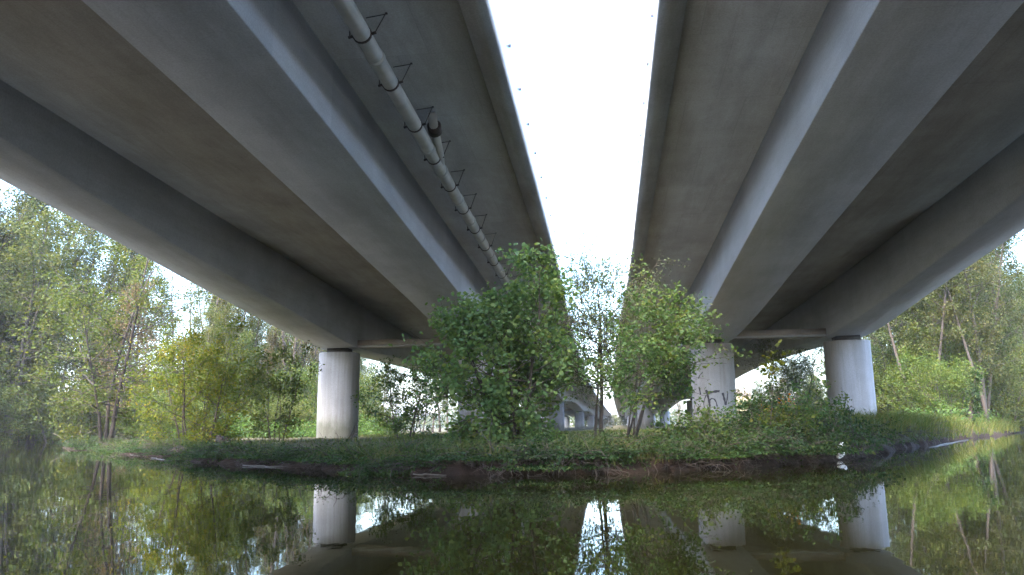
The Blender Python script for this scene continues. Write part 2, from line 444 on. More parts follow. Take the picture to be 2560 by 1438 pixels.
# piers
def pier(x, y, w, d, ztop, zg, label, name="bridge_pier"):
    t = thing(name, label, "pier", (x, y, zg))
    k = 40; a = np.arange(k) * 2 * math.pi / k; e = 2 / 2.6
    cx = np.sign(np.cos(a)) * np.abs(np.cos(a)) ** e * w / 2; cy = np.sign(np.sin(a)) * np.abs(np.sin(a)) ** e * d / 2
    zs = np.array([-.6, ztop - zg - .05, ztop - zg]); sc = np.array([1, 1, .97])
    V = np.stack([cx[None] * sc[:, None], cy[None] * sc[:, None], np.broadcast_to(zs[:, None], (3, k))], -1).reshape(-1, 3)
    i = np.arange(2)[:, None] * k; j = np.arange(k)[None]; j2 = (j + 1) % k
    F = np.stack([i + j, i + j2, i + k + j2, i + k + j], -1).reshape(-1, 4)
    mesh_np("shaft", V, [F, np.array([np.arange(k) + 2 * k])], M_PIER, t, smooth=False)
    mb = MB(); h = float(Zb(y)) - ztop
    mb.box((-.52, -.36, ztop - zg - .005), (.52, .36, ztop - zg + h + .05)); mb.build("bearing", M_RUBBER, t)
    return t

PIERS = {}
for y in PIER_Y:
    for key, xc in (('lo', -12.9), ('li', -6.0), ('ri', 4.93), ('ro', 10.93)):
        x = xc + float(Sx(y)); zg = land_zf(x, y)
        near = {'lo': "pale rounded concrete pier under the outer girder left of the big maple",
                'li': "rounded concrete pier half hidden behind the big green maple",
                'ri': "rounded concrete pier with black graffiti low on its shaft",
                'ro': "pale rounded concrete pier rising behind the bramble bank at right"}[key]
        if y != 36:
            side = {'lo': "outer row of the pipe-carrying bridge", 'li': "inner row of the pipe-carrying bridge", 'ri': "inner row behind the graffitied pier", 'ro': "outer row of the right bridge"}[key]
            near = {96: "far small concrete pier, second of the ", 156: "tiny distant concrete pier, third of the ", 216: "tiny most distant concrete pier of the "}[y] + side
        PIERS[key, y] = pier(x, y, 1.95, 1.5, float(Zb(y)) - .2, zg, near)

# graffiti on the right inner pier: strokes wrapped on its front face
gp = PIERS['ri', 36]
zg = gp.location.z
def front_y(x): # local y of the shaft front face at local x
    return -1.5 / 2 * (1 - min(1, abs(x) / .975) ** 2.6) ** (1 / 2.6)
mbg = MB()
def stroke(pts, wd):
    pts = np.array(pts, float) * [.85, 1]; seg = []
    for a, b_ in zip(pts[:-1], pts[1:]):
        n_ = max(2, int(np.hypot(*(b_ - a)) / .06)); seg += [a + (b_ - a) * i / n_ for i in range(n_)]
    seg.append(pts[-1]); seg = np.array(seg); T = np.gradient(seg, axis=0); T /= np.linalg.norm(T, axis=1, keepdims=True) + 1e-9
    Nn = np.stack([-T[:, 1], T[:, 0]], 1); ww = np.asarray(wd) * (1 + .25 * np.sin(np.arange(len(seg)) * 1.7))
    A = seg + Nn * ww[:, None] / 2; B = seg - Nn * ww[:, None] / 2
    V = [];
    for q in (A, B):
        for (x, z) in q: V.append((x, front_y(x) - .004, z))
    n_ = len(seg); i = np.arange(n_ - 1)
    mbg.add(V, np.stack([i, i + 1, n_ + i + 1, n_ + i], -1))
G0 = .74
stroke([(-.42, G0 + 1.06), (-.5, G0 + .98), (-.2, G0 + 1.0), (.12, G0 + 1.04), (.18, G0 + 1.02)], .10)
stroke([(-.5, G0 + 1.1), (-.44, G0 + .86), (-.38, G0 + .62), (-.36, G0 + .40)], .085)
stroke([(-.36, G0 + .42), (-.38, G0 + .2), (-.37, G0 + .08)], .05)
stroke([(-.38, G0 + .62), (-.24, G0 + .72), (-.10, G0 + .68), (-.02, G0 + .55), (.02, G0 + .35)], .05)
stroke([(-.52, G0 + .86), (-.62, G0 + .66), (-.66, G0 + .48), (-.62, G0 + .2)], .035)
mbg.build("graffiti", M_PAINT, gp)['label'] = "black spray-painted strokes like a T"
mbg = MB()
stroke([(.34, G0 + .96), (.40, G0 + .72), (.47, G0 + .42)], .09)
stroke([(.47, G0 + .42), (.55, G0 + .66), (.61, G0 + .94)], .05)
mbg.build("graffiti", M_PAINT, gp)['label'] = "black spray-painted strokes like a V"
mbg = MB()
stroke([(-.84, G0 + 1.25), (-.8, G0 + 1.02), (-.79, G0 + .9)], .05)
mbg.build("graffiti", M_PAINT, gp)
mbg = MB()
stroke([(-.86, G0 + 1.62), (-.78, G0 + 1.76), (-.62, G0 + 1.9)], .035)
gr = mbg.build("graffiti", M_PAINT, gp)

# ---------------------------------------------------------------- drain pipe under the left bridge
t = thing("drain_pipe", "long pale drain pipe hung in clamps under the left bridge", "pipe", (0, 0, 0))
PX = -3.88
def pipe_c(y): return np.stack([PX + Sx(y), y, Zd(y) - .52], -1)
ys = np.concatenate([np.arange(-20, 60, .5)])
mb = MB(); mb.tube(pipe_c(ys), .15, 16); mb.build("pipe", M_PIPE, t, True)
def ring(mb, y, r0, r1, h):
    c = pipe_c(np.array([y - h / 2, y - h / 2, y + h / 2, y + h / 2])); mb.tube(c + np.array([[0, -1e-3, 0], [0, 0, 0], [0, 0, 0], [0, 1e-3, 0]]), [r0, r1, r1, r0], 16, False)
clamp_y = [y for y in np.arange(2.4, 58, 1.0)]
cl = [5.4, 8.4, 11.35, 13.05, 14.9, 16.7, 18.55, 20.4, 22.3, 24.3, 26.3, 28.3, 30.5, 33, 36, 39, 42, 46]
for i, y in enumerate(cl):
    mb = MB(); ring(mb, y, .14, .166, .05)
    c = pipe_c(np.array([y]))[0]; zt = float(Zd(y))
    mb.tube([(c[0] - .16, y, c[2] - .02), (c[0] - .24, y, c[2] - .04)], .025, 6)
    mb.tube([(c[0] + .16, y, c[2]), (c[0] + .24, y, c[2] + .02)], .025, 6)
    clo = mb.build("clamp", M_STEEL, t)
    mb = MB()
    mb.tube([(c[0] + .22, y, c[2] + .02), (c[0] + .33, y + .25, zt + .005)], .009, 5)
    mr_ = MB(); mr_.tube([(c[0] - .22, y, c[2] - .03), (c[0] - .22, y, zt + .005)], .010, 5); mr_.build("hanger_rod", M_STEEL, clo)
    mb.tube([(c[0] + .33, y + .25, zt - .03), (c[0] - .05, y + .32, zt - .03)], .008, 5)
    mb.box((c[0] + .31, y + .23, zt - .03), (c[0] + .35, y + .27, zt + .004))
    mb.build("hanger", M_STEEL, clo)
for y in (9.9, 12.1, 16.1, 17.5, 19.6, 21.5, 23.3, 25.3, 27.3, 29.4):
    mb = MB(); ring(mb, y, .145, .168, .12); mb.build("coupling", M_PIPE, t, True)
# side branch that rises into the deck
c = pipe_c(np.array([15.6]))[0]; c2 = pipe_c(np.array([17.2]))[0]
mb = MB(); mb.tube([(c2[0] + .02, 17.4, c2[2] + .02), (c2[0] + .16, 16.6, c2[2] + .09), (c2[0] + .24, 15.9, c2[2] + .18), (c2[0] + .27, 15.5, c2[2] + .32), (c2[0] + .27, 15.3, c2[2] + .55)], .10, 12)
br = mb.build("branch_pipe", M_PIPE, t, True)
mb = MB(); mb.tube([(c2[0] + .255, 15.72, c2[2] + .26), (c2[0] + .275, 15.5, c2[2] + .33)], .155, 16); mb.build("flange", M_STEEL, br)

# ---------------------------------------------------------------- inner-edge railings washed out by sky glare; made-up clear sheets stand in
m, N, L, P = new_mat("clear_stand_in")
tr = N.new('ShaderNodeBsdfTransparent'); tr.inputs[0].default_value = (.97, .985, .985, 1)
gl = N.new('ShaderNodeBsdfGlossy'); gl.inputs['Roughness'].default_value = .05
fr = N.new('ShaderNodeFresnel'); fr.inputs[0].default_value = 1.2
mx = N.new('ShaderNodeMixShader'); L.new(fr.outputs[0], mx.inputs[0]); L.new(tr.outputs[0], mx.inputs[1]); L.new(gl.outputs[0], mx.inputs[2])
L.new(mx.outputs[0], N['Material Output'].inputs['Surface'])
M_CLEAR_STAND_IN = m
for sgn, x, lab, y0, dz in ((-1, -1.80 - .12, "glare-washed railing along the inner edge of the left bridge, as a made-up clear sheet", 13.5, 1.75), (1, 1.08 + .12, "glare-washed railing along the inner edge of the right bridge, as a made-up clear sheet", 15.0, 1.9)):
    t = thing("railing_stand_in", lab, "barrier", (0, 0, 0))
    ys = np.arange(-10, 70, 2.0)
    V, F = sweep([(x - .006, lambda y: Zd(y) + .34), (x + .006, lambda y: Zd(y) + .34), (x + .006, lambda y: Zd(y) + dz), (x - .006, lambda y: Zd(y) + dz)], ys)
    mesh_np("stand_in_sheet", V, F, M_CLEAR_STAND_IN, t)
    for y in np.arange(y0 - 8, 40, 2.05):
        mb = MB(); z = float(Zd(y)) + dz - .10; xx = x + float(Sx(y))
        mb.tube([(xx, y, z - .045), (xx, y, z + .03)], [.012, .017], 8); mb.build("fixing", M_STEEL, t)

# ---------------------------------------------------------------- plants: generator
LEAF = {
    'oval': (np.array([(0, 0, 0), (.32, .38, .06), (.22, .78, .03), (0, 1.05, -.08), (-.22, .78, .03), (-.32, .38, .06)]), [(0, 1, 2, 3), (0, 3, 4, 5)]),
    'maple': (np.array([(0, 0, 0), (.52, .22, .05), (.40, .50, .04), (.50, .82, 0), (0, 1.1, -.1), (-.50, .82, 0), (-.40, .50, .04), (-.52, .22, .05)]), [(0, 1, 2, 4), (0, 4, 6, 7), (2, 3, 4, 4), (4, 5, 6, 6)]),
    'long': (np.array([(0, 0, 0), (.13, .45, .03), (0, 1.3, -.1), (-.13, .45, .03)]), [(0, 1, 2, 3)]),
    'clump': (np.array([(0, 0, 0), (.45, .35, .12), (.2, .95, -.1), (-.42, .55, .1)]), [(0, 1, 2, 3)]),
}

def leaves_np(rng, pos, size, shape, up_bias=.5, out=None, droop=.3):
    V0, F0 = LEAF[shape]
    F0 = [tuple(dict.fromkeys(f)) for f in F0]
    n = len(pos)
    nrm = rng.normal(size=(n, 3)); nrm[:, 2] = np.abs(nrm[:, 2]) * .6 + up_bias
    nrm /= np.linalg.norm(nrm, axis=1, keepdims=True)
    d = rng.normal(size=(n, 3))
    if out is not None: d = d * .7 + out
    d[:, 2] -= droop
    d -= nrm * (d * nrm).sum(1, keepdims=True); d /= np.linalg.norm(d, axis=1, keepdims=True) + 1e-9
    s = np.cross(d, nrm)
    sz = size * rng.uniform(.6, 1.25, (n, 1))
    V = pos[:, None, :] + (V0[None, :, 0:1] * s[:, None] + V0[None, :, 1:2] * d[:, None] + V0[None, :, 2:3] * nrm[:, None]) * sz[:, None]
    k = len(V0); base = np.arange(n)[:, None] * k
    by = {}
    for f in F0: by.setdefault(len(f), []).append(base + np.array(f)[None])
    return V.reshape(-1, 3), [np.concatenate(x) for x in by.values()]

def curve_path(rng, p, d, length, n, wob, trop):
    P = [np.array(p, float)]; d = np.array(d, float); d /= np.linalg.norm(d)
    for i in range(n):
        d = d + rng.normal(size=3) * wob + np.array([0, 0, trop]); d /= np.linalg.norm(d)
        P.append(P[-1] + d * length / n)
    return np.array(P)

def at_path(P, t):
    f = t * (len(P) - 1); i = min(int(f), len(P) - 2); return P[i] + (P[i + 1] - P[i]) * (f - i)

def plant(seed, H=8, r0=.08, stems=1, stem_spread=.1, stem_lean=.1, cb=.3, limbs=20, spread=2.0, el=(10, 60), twigs=6, twig_len=.45, leaf_n=4000, leaf=.1, shape='oval',
          jitter=.12, profile='round', wob=.08, trop=.02, limb_trop=.03, up_bias=.5, droop=.3, bias=(0, 0), stem_k=7, leaf_pow=1.0, gap=.0, lean=(0, 0)):
    """returns (trunk MB, leaf verts, leaf faces)"""
    rng = np.random.RandomState(seed)
    wood = MB(); tw_paths = []
    for s in range(stems):
        a = rng.uniform(0, 6.283) if stems > 1 else 0
        lean_s = stem_lean * rng.uniform(.4, 1.3)
        a = s * 6.283 / max(1, stems) + rng.uniform(-.5, .5)
        p0 = (math.cos(a) * stem_spread * rng.uniform(.3, 1), math.sin(a) * stem_spread * rng.uniform(.3, 1), -.25)
        d0 = (math.cos(a) * lean_s + lean[0] + rng.normal() * .03, math.sin(a) * lean_s + lean[1] + rng.normal() * .03, 1)
        h = H * (1 if s == 0 else rng.uniform(.6, .98))
        S = curve_path(rng, p0, d0, h + .25, 12, wob * .5, trop)
        tt = np.linspace(0, 1, len(S)); R = r0 * (1 if s == 0 else rng.uniform(.55, .9)) * (1.02 - .9 * tt) ** .9; R[0] *= 1.35
        wood.tube(S, R, stem_k)
        nl = max(3, int(limbs / stems)); az = rng.uniform(0, 6.283)
        for i in range(nl):
            t = cb + (1 - cb) * ((i + rng.uniform(.1, .9)) / nl)
            u = (t - cb) / (1 - cb)
            pr = {'round': .35 + math.sin(math.pi * min(1, u ** .75 * .95 + .03)) * .8, 'cone': 1.05 - .85 * u, 'column': .6 + .3 * math.sin(math.pi * u), 'vase': .35 + .75 * u ** .8}[profile]
            ln = spread * pr * rng.uniform(.65, 1.15)
            az += 2.4 + rng.uniform(-.5, .5)
            e = math.radians(el[0] + (el[1] - el[0]) * u + rng.uniform(-14, 14))
            p = at_path(S, t)
            d = np.array([math.cos(az) * math.cos(e), math.sin(az) * math.cos(e), math.sin(e)])
            d[0] += bias[0]; d[1] += bias[1]
            B = curve_path(rng, p, d, ln, 6, wob, limb_trop)
            rb = max(.004, r0 * .42 * (1.05 - t) ** .6 * min(1, ln / spread + .3))
            wood.tube(B, np.linspace(rb, .004, len(B)), 5, False)
            if rng.rand() < gap: continue
            for k in range(twigs):
                tq = rng.uniform(.2, 1.0) ** .8
                q = at_path(B, tq); dd = (B[-1] - B[0]); dd = dd / np.linalg.norm(dd) + rng.normal(size=3) * .75
                T = curve_path(rng, q, dd, ln * twig_len * rng.uniform(.5, 1.2) + .1, 4, wob * 1.5, limb_trop)
                wood.tube(T, np.linspace(rb * .35 + .002, .002, len(T)), 4, False)
                tw_paths.append((T, rng.uniform(.3, 1.6)))
    wts = np.array([w_ for _, w_ in tw_paths]); wts /= wts.sum()
    pick = rng.choice(len(tw_paths), leaf_n, p=wts)
    TP = np.array([T for T, _ in tw_paths])
    f = rng.uniform(0, 1, leaf_n) ** leaf_pow * (TP.shape[1] - 1); i0 = np.minimum(f.astype(int), TP.shape[1] - 2); fr_ = (f - i0)[:, None]
    pos = TP[pick, i0] * (1 - fr_) + TP[pick, i0 + 1] * fr_ + rng.normal(size=(leaf_n, 3)) * jitter
    pos[:, 2] = np.maximum(pos[:, 2], .03)
    out = TP[pick, -1] - TP[pick, 0]; out /= np.linalg.norm(out, axis=1, keepdims=True) + 1e-9
    V, Fs = leaves_np(rng, pos, leaf, shape, up_bias, out, droop)
    return wood, V, Fs

def make_plant(name, label, cat, loc, leafm, barkm, rz=0.0, group=None, parts=('trunk', 'crown'), **kw):
    wood, V, Fs = plant(**kw)
    t = thing(name, label, cat, loc, rz, group)
    wood.build(parts[0], barkm, t, True)
    mesh_np(parts[1], V, Fs, leafm, t)
    return t

def gnd(x, y, dz=0.0): return (x, y, max(land_zf(x, y), .05) + dz)
TREES = True
#PLANTS
rng = np.random.RandomState(11)
# ---- the big maple in the middle
make_plant("maple_tree", "big green maple shrub with broad leaves in front of the left bridge", "tree", gnd(-2.12, 16.8), M_LEAF_MAPLE, M_BARK,
           seed=3, H=3.7, r0=.055, stems=6, stem_spread=.35, stem_lean=.19, cb=.12, limbs=104, spread=1.36, el=(-8, 50), twigs=7, twig_len=.42, leaf_n=16000, leaf=.078, shape='maple',
           jitter=.10, profile='round', wob=.12, up_bias=.55, droop=.5, bias=(.10, -.1), gap=.24)
# ---- small-leaved tree filling the sky gap
make_plant("hawthorn_tree", "thin small-leaved tree against the bright sky gap between the two bridges", "tree", gnd(-.28, 19.2), M_LEAF_WILLOW, M_BARK_DARK,
           seed=8, H=3.75, r0=.06, stems=2, stem_spread=.10, stem_lean=.06, cb=.50, limbs=90, spread=1.8, el=(0, 55), twigs=8, twig_len=.5, leaf_n=14000, leaf=.055, shape='oval',
           jitter=.07, profile='round', wob=.16, up_bias=.3, droop=.4)
# ---- shrub leaning right in front of the right bridge
make_plant("leaning_shrub", "leafy shrub with thin dark stems leaning right in front of the right bridge", "shrub", gnd(.32, 14.9), M_LEAF_SHRUB, M_BARK_DARK,
           seed=21, H=2.7, r0=.032, stems=5, stem_spread=.16, stem_lean=.10, cb=.52, limbs=54, spread=1.15, el=(0, 42), twigs=7, twig_len=.45, leaf_n=7000, leaf=.075, shape='oval',
           jitter=.08, profile='round', wob=.10, trop=.0, up_bias=.5, droop=.3, bias=(.6, 0), lean=(.30, 0))
make_plant("maple_sapling", "slim yellow-green sapling shoot poking above the brambles beside the graffiti", "sapling", gnd(3.05, 15.6), M_LEAF_YELLOW, M_BARK_DARK,
           seed=5, H=1.8, r0=.010, stems=1, cb=.75, limbs=7, spread=.28, el=(0, 30), twigs=3, leaf_n=90, leaf=.075, shape='maple', jitter=.05)
make_plant("orange_shrub", "small shrub with orange autumn leaves above the brambles", "shrub", gnd(3.75, 18.2), M_LEAF_ORANGE, M_BARK_DARK,
           seed=6, H=.75, r0=.012, stems=4, stem_spread=.15, cb=.3, limbs=14, spread=.35, leaf_n=420, leaf=.075, shape='oval', jitter=.06)
# ---- left bank
make_plant("alder_tree", "three-stemmed leafy tree leaning over the water at the tip of the left bank", "tree", gnd(-21.5, 31.0), M_LEAF_ALDER, M_BARK_DARK,
           seed=14, H=9.6, r0=.10, stems=3, stem_spread=.35, stem_lean=.10, cb=.16, limbs=64, spread=3.3, el=(-18, 50), twigs=7, twig_len=.4, leaf_n=12000, leaf=.12, shape='oval',
           jitter=.14, profile='round', wob=.10, up_bias=.6, droop=.3, gap=.1)
make_plant("yellow_bush", "big yellow-green autumn bush on the left bank", "bush", gnd(-14.6, 26.4), M_LEAF_YELLOW, M_BARK_DARK,
           seed=17, H=4.0, r0=.045, stems=8, stem_spread=.9, stem_lean=.32, cb=.08, limbs=84, spread=1.65, el=(0, 60), twigs=6, twig_len=.45, leaf_n=14000, leaf=.09, shape='oval',
           jitter=.12, profile='round', wob=.10, up_bias=.5, droop=.3)
make_plant("thin_bush", "olive twiggy bush between the yellow bush and the left pier", "bush", gnd(-11.9, 26.6), M_LEAF_ALDER, M_BARK_DARK,
           seed=18, H=3.3, r0=.03, stems=5, stem_spread=.4, stem_lean=.16, cb=.12, limbs=36, spread=.95, el=(5, 60), twigs=6, leaf_n=2300, leaf=.10, shape='oval', jitter=.10)
make_plant("pier_bush", "dark green bush under the left bridge between pier and maple", "bush", gnd(-8.5, 31.5), M_LEAF_SHRUB, M_BARK_DARK,
           seed=19, H=2.9, r0=.04, stems=6, stem_spread=.6, stem_lean=.22, cb=.08, limbs=50, spread=1.3, el=(0, 55), twigs=6, leaf_n=4600, leaf=.11, shape='oval', jitter=.11)
make_plant("willow_bush", "pale long-leaved willow bush between the two right piers", "bush", gnd(10.0, 43.0), M_LEAF_WILLOW, M_BARK_DARK,
           seed=23, H=4.3, r0=.05, stems=5, stem_spread=.5, stem_lean=.22, cb=.10, limbs=90, spread=2.1, el=(0, 60), twigs=7, leaf_n=14000, leaf=.13, shape='long', jitter=.12, up_bias=.3)

# ---- brambles along the bank edge
BR = []
for sd in (31, 32, 33):
    BR.append(dict(seed=sd, H=.62, r0=.010, stems=14, stem_spread=.5, stem_lean=.9, cb=.12, limbs=56, spread=.42, el=(-30, 40), twigs=4, twig_len=.5, leaf_n=2100, leaf=.058, shape='oval',
                   jitter=.07, profile='round', wob=.15, trop=-.10, limb_trop=-.06, up_bias=.7, droop=.5))
LB_R = "dark green bramble bush crowding the bank edge below the right bridge"
LB_L = "low bramble bush hanging over the dark bank edge below the left bridge"
LB_T = "low bush on the far end of the left bank near the leaning tree"
protos = [make_plant("bramble_bush", LB_R, "bush", gnd(1.5 + .9 * i, 13.9 + .9 * i), M_LEAF_BRAMBLE, M_BARK_DARK, group="brambles on the right bank edge", parts=('stem', 'foliage'), **BR[i]) for i in range(3)]
right_spots = [(-.9, 12.9), (-.3, 13.0), (.5, 13.4), (1.2, 13.5), (1.9, 14.2), (2.4, 14.7), (2.9, 15.3), (3.4, 15.7), (3.9, 16.4), (4.4, 17.2), (1.0, 14.3), (1.9, 15.2), (2.7, 16.1), (3.5, 16.9), (4.3, 18.1),
               (.2, 14.2), (3.1, 17.0), (4.9, 18.8), (.9, 15.3), (2.3, 17.2), (1.5, 16.3), (5.2, 20.0), (5.8, 20.8), (4.9, 19.8)]
for i, (x, y) in enumerate(right_spots):
    hgt = np.interp(x, [-1, .8, 2.2, 3.2, 4.6, 6], [.35, .5, .65, 1.2, 1.35, .8]) * rng.uniform(.8, 1.25)
    dup(protos[i % 3], gnd(x, y, -.03), rng.uniform(0, 6.28), (rng.uniform(.85, 1.25), rng.uniform(.85, 1.25), hgt))
left_spots = [(-1.7, 12.5), (-2.4, 12.5), (-3.3, 12.9), (-4.1, 13.5), (-4.9, 14.1), (-5.7, 14.8), (-6.6, 15.7), (-7.4, 16.2), (-8.3, 17.0), (-9.3, 17.9), (-10.4, 18.9), (-11.6, 20.1), (-13.0, 21.8), (-14.2, 22.8), (-15.6, 24.2), (-3.0, 13.6), (-4.6, 14.9), (-1.2, 13.4), (-2.1, 14.4)]
for i, (x, y) in enumerate(left_spots + [(-.6, 12.6), (.3, 13.3), (-1.0, 12.3), (-3.6, 12.8), (-6.0, 15.0), (-8.9, 17.4)]):
    dup(protos[i % 3], gnd(x, y, -.05), rng.uniform(0, 6.28), (rng.uniform(.7, 1.0), rng.uniform(.7, 1.0), rng.uniform(.3, .95)), LB_L, "brambles on the left bank edge")
for i, (x, y) in enumerate([(-17.2, 25.9), (-18.4, 27.2), (-19.6, 28.8), (-21.0, 30.0), (-22.6, 31.6), (-24.2, 33.4), (-25.4, 35.2), (-20.2, 31.0), (-18.0, 29.0)]):
    dup(protos[i % 3], gnd(x, y, -.04), rng.uniform(0, 6.28), rng.uniform(.7, 1.1), LB_T, "bushes at the left bank tip")

WEED = dict(H=1.15, r0=.010, stems=7, stem_spread=.25, stem_lean=.35, cb=.2, limbs=40, spread=.38, el=(-10, 45), twigs=4, twig_len=.5, leaf_n=1100, leaf=.075, shape='oval', jitter=.06, profile='round', wob=.16, trop=-.04, droop=.5)
for i, (x, y, sd, H_, lm, lab) in enumerate([(1.55, 14.6, 61, .55, M_LEAF_SHRUB, "wispy green shrub rising from the brambles left of the graffiti"), (3.25, 16.6, 62, .85, M_LEAF_BRAMBLE, "dark leafy shrub rising from the brambles right below the graffiti"),
                                          (4.0, 17.2, 63, 1.15, M_LEAF_SHRUB, "tall wispy shrub in the brambles just left of the outer right pier"), (4.75, 18.6, 64, .8, M_LEAF_ALDER, "olive shrub at the right end of the bramble heap"),
                                          (3.45, 15.9, 65, .7, M_LEAF_LIME, "fresh yellow-green shrub low in the bramble heap near the water"),
                                          (2.95, 18.2, 66, .85, M_LEAF_SHRUB, "loose green shrub just right of the graffitied pier's foot"), (3.9, 19.3, 67, 1.5, M_LEAF_ALDER, "tall loose shrub standing between the two right piers"),
                                          (5.3, 20.5, 68, 1.15, M_LEAF_LIME, "yellowish shrub at the foot of the outer right pier")]):
    make_plant("wild_shrub", lab, "shrub", gnd(x, y), lm, M_BARK_DARK, **dict(WEED, seed=sd, H=H_))

# ---- woodland trees: a few kinds, copied
KINDS = {
 'alder': ("woodland_tree", M_LEAF_WOOD, M_BARK, dict(seed=41, H=18, r0=.17, cb=.22, limbs=44, spread=3.0, el=(0, 60), twigs=8, leaf_n=13000, leaf=.15, shape='clump', jitter=.25, profile='column', wob=.09)),
 'slim': ("slender_tree", M_LEAF_WOOD, M_BARK_DARK, dict(seed=42, H=17, r0=.12, cb=.35, limbs=34, spread=1.7, el=(20, 70), twigs=6, leaf_n=5200, leaf=.13, shape='clump', jitter=.2, profile='column', wob=.09)),
 'bare': ("bare_tree", M_LEAF_WOOD, M_BARK_DARK, dict(seed=43, H=17, r0=.12, stems=2, stem_spread=.4, stem_lean=.07, cb=.3, limbs=36, spread=1.5, el=(35, 75), twigs=6, leaf_n=2000, leaf=.12, shape='clump', jitter=.2, profile='column', wob=.09)),
 'leafy': ("leafy_tree", M_LEAF_ALDER, M_BARK, dict(seed=44, H=13, r0=.14, stems=2, stem_spread=.3, stem_lean=.08, cb=.15, limbs=44, spread=2.8, el=(0, 60), twigs=7, leaf_n=14000, leaf=.145, shape='clump', jitter=.25, profile='round', wob=.09)),
 'russet': ("russet_tree", M_LEAF_RUSSET, M_BARK, dict(seed=45, H=11, r0=.12, cb=.2, limbs=40, spread=2.4, el=(5, 60), twigs=7, leaf_n=9000, leaf=.135, shape='clump', jitter=.22, profile='round', wob=.09)),
 'bush': ("woodland_bush", M_LEAF_ALDER, M_BARK_DARK, dict(seed=46, H=3.6, r0=.05, stems=5, stem_spread=.8, stem_lean=.25, cb=.06, limbs=46, spread=1.7, el=(0, 55), twigs=6, leaf_n=8000, leaf=.115, shape='clump', jitter=.18, profile='round', wob=.1)),
 'lime': ("lime_bush", M_LEAF_LIME, M_BARK_DARK, dict(seed=47, H=4.4, r0=.05, stems=5, stem_spread=.7, stem_lean=.2, cb=.06, limbs=46, spread=1.6, el=(0, 60), twigs=6, leaf_n=8000, leaf=.115, shape='clump', jitter=.18, profile='round', wob=.1)),
}
AREA = {
 'L': ("in the wood on the left beyond the bridge", "left wood"),
 'B': ("on the far bank at the left edge", "left far bank"),
 'R': ("in the wood on the right beyond the bridge", "right wood"),
 'C': ("far away between and beneath the bridges", "far middle"),
}
LOOK = {'alder': ("tall full-crowned tree", "tree", "tall full-crowned trees"), 'slim': ("tall slender dark-trunked tree", "tree", "slender trees"), 'bare': ("nearly bare upright tree", "tree", "nearly bare trees"),
        'leafy': ("bushy green two-stemmed tree", "tree", "bushy green trees"), 'russet': ("reddish-brown leaved tree", "tree", "reddish trees"), 'bush': ("low green bush", "bush", "green bushes"), 'lime': ("yellow-green bush", "bush", "yellow-green bushes")}
wood_proto = {}
def wood(k, area, x, y, s=1.0, sz=None):
    nm, lm, bm, kw = KINDS[k]
    look, cat, grp = LOOK[k]; where, gw = AREA[area]
    label = look + " " + where; group = grp + " of the " + gw
    loc = gnd(x, y, -.05); rz = rng.uniform(0, 6.28); sc = (s * rng.uniform(.9, 1.1), s * rng.uniform(.9, 1.1), s * (sz or rng.uniform(.88, 1.12)))
    if k not in wood_proto:
        t = make_plant(nm, label, cat, loc, lm, bm, rz, group, **kw); t.scale = sc; wood_proto[k] = t
    else:
        dup(wood_proto[k], loc, rz, sc, label, group, cat)

def scatter(n, fn, kinds, area, seed, dmin=2.2, s=(.85, 1.15), ok=None):
    r = np.random.RandomState(seed); pts = []; tries = 0
    while len(pts) < n and tries < 4000:
        tries += 1
        x, y = fn(r)
        if any((x - a) ** 2 + (y - b_) ** 2 < dmin ** 2 for a, b_ in pts): continue
        if land_zf(x, y) < .25: continue
        if ok and not ok(x, y): continue
        pts.append((x, y)); wood(kinds[r.randint(len(kinds))], area, x, y, r.uniform(*s))

def wedge(k0, k1, y0, y1):
    def f(r):
        y = math.sqrt(r.uniform(y0 * y0, y1 * y1)); return (r.uniform(k0, k1) * y, y)
    return f
# left far bank: tall trees that fill the left edge
for k, x, y, s in [('alder', -48.5, 60, 1.2), ('leafy', -51, 58, 1.3), ('alder', -54, 64, 1.25), ('slim', -44.0, 57.5, 1.15), ('slim', -43.0, 60, 1.2), ('russet', -40.5, 59, 1.0), ('leafy', -54, 52, 1.25), ('alder', -59, 70, 1.3), ('alder', -49, 66, 1.2), ('alder', -63, 60, 1.2), ('alder', -51, 49.5, 1.3), ('leafy', -47.5, 56, 1.5), ('alder', -56, 56, 1.35), ('leafy', -57, 62, 1.6), ('slim', -49, 63, 1.35), ('slim', -47, 66, 1.3), ('alder', -52, 70, 1.3), ('leafy', -45, 68, 1.3)]:
    wood(k, 'B', x, y, s)
for x, y, s, k in [(-46.5, 53, 1.3, 'bush'), (-43.5, 57, 1.3, 'bush'), (-42, 60, 1.3, 'lime'), (-40.8, 63, 1.4, 'bush'), (-47, 52, 1.0, 'bush'), (-52, 54, 1.2, 'lime'), (-49, 60, 1.2, 'bush'), (-56, 50, 1.1, 'bush'), (-53, 62, 1.2, 'bush'), (-45.5, 58.5, 1.0, 'lime')]:
    wood(k, 'B', x, y, s)
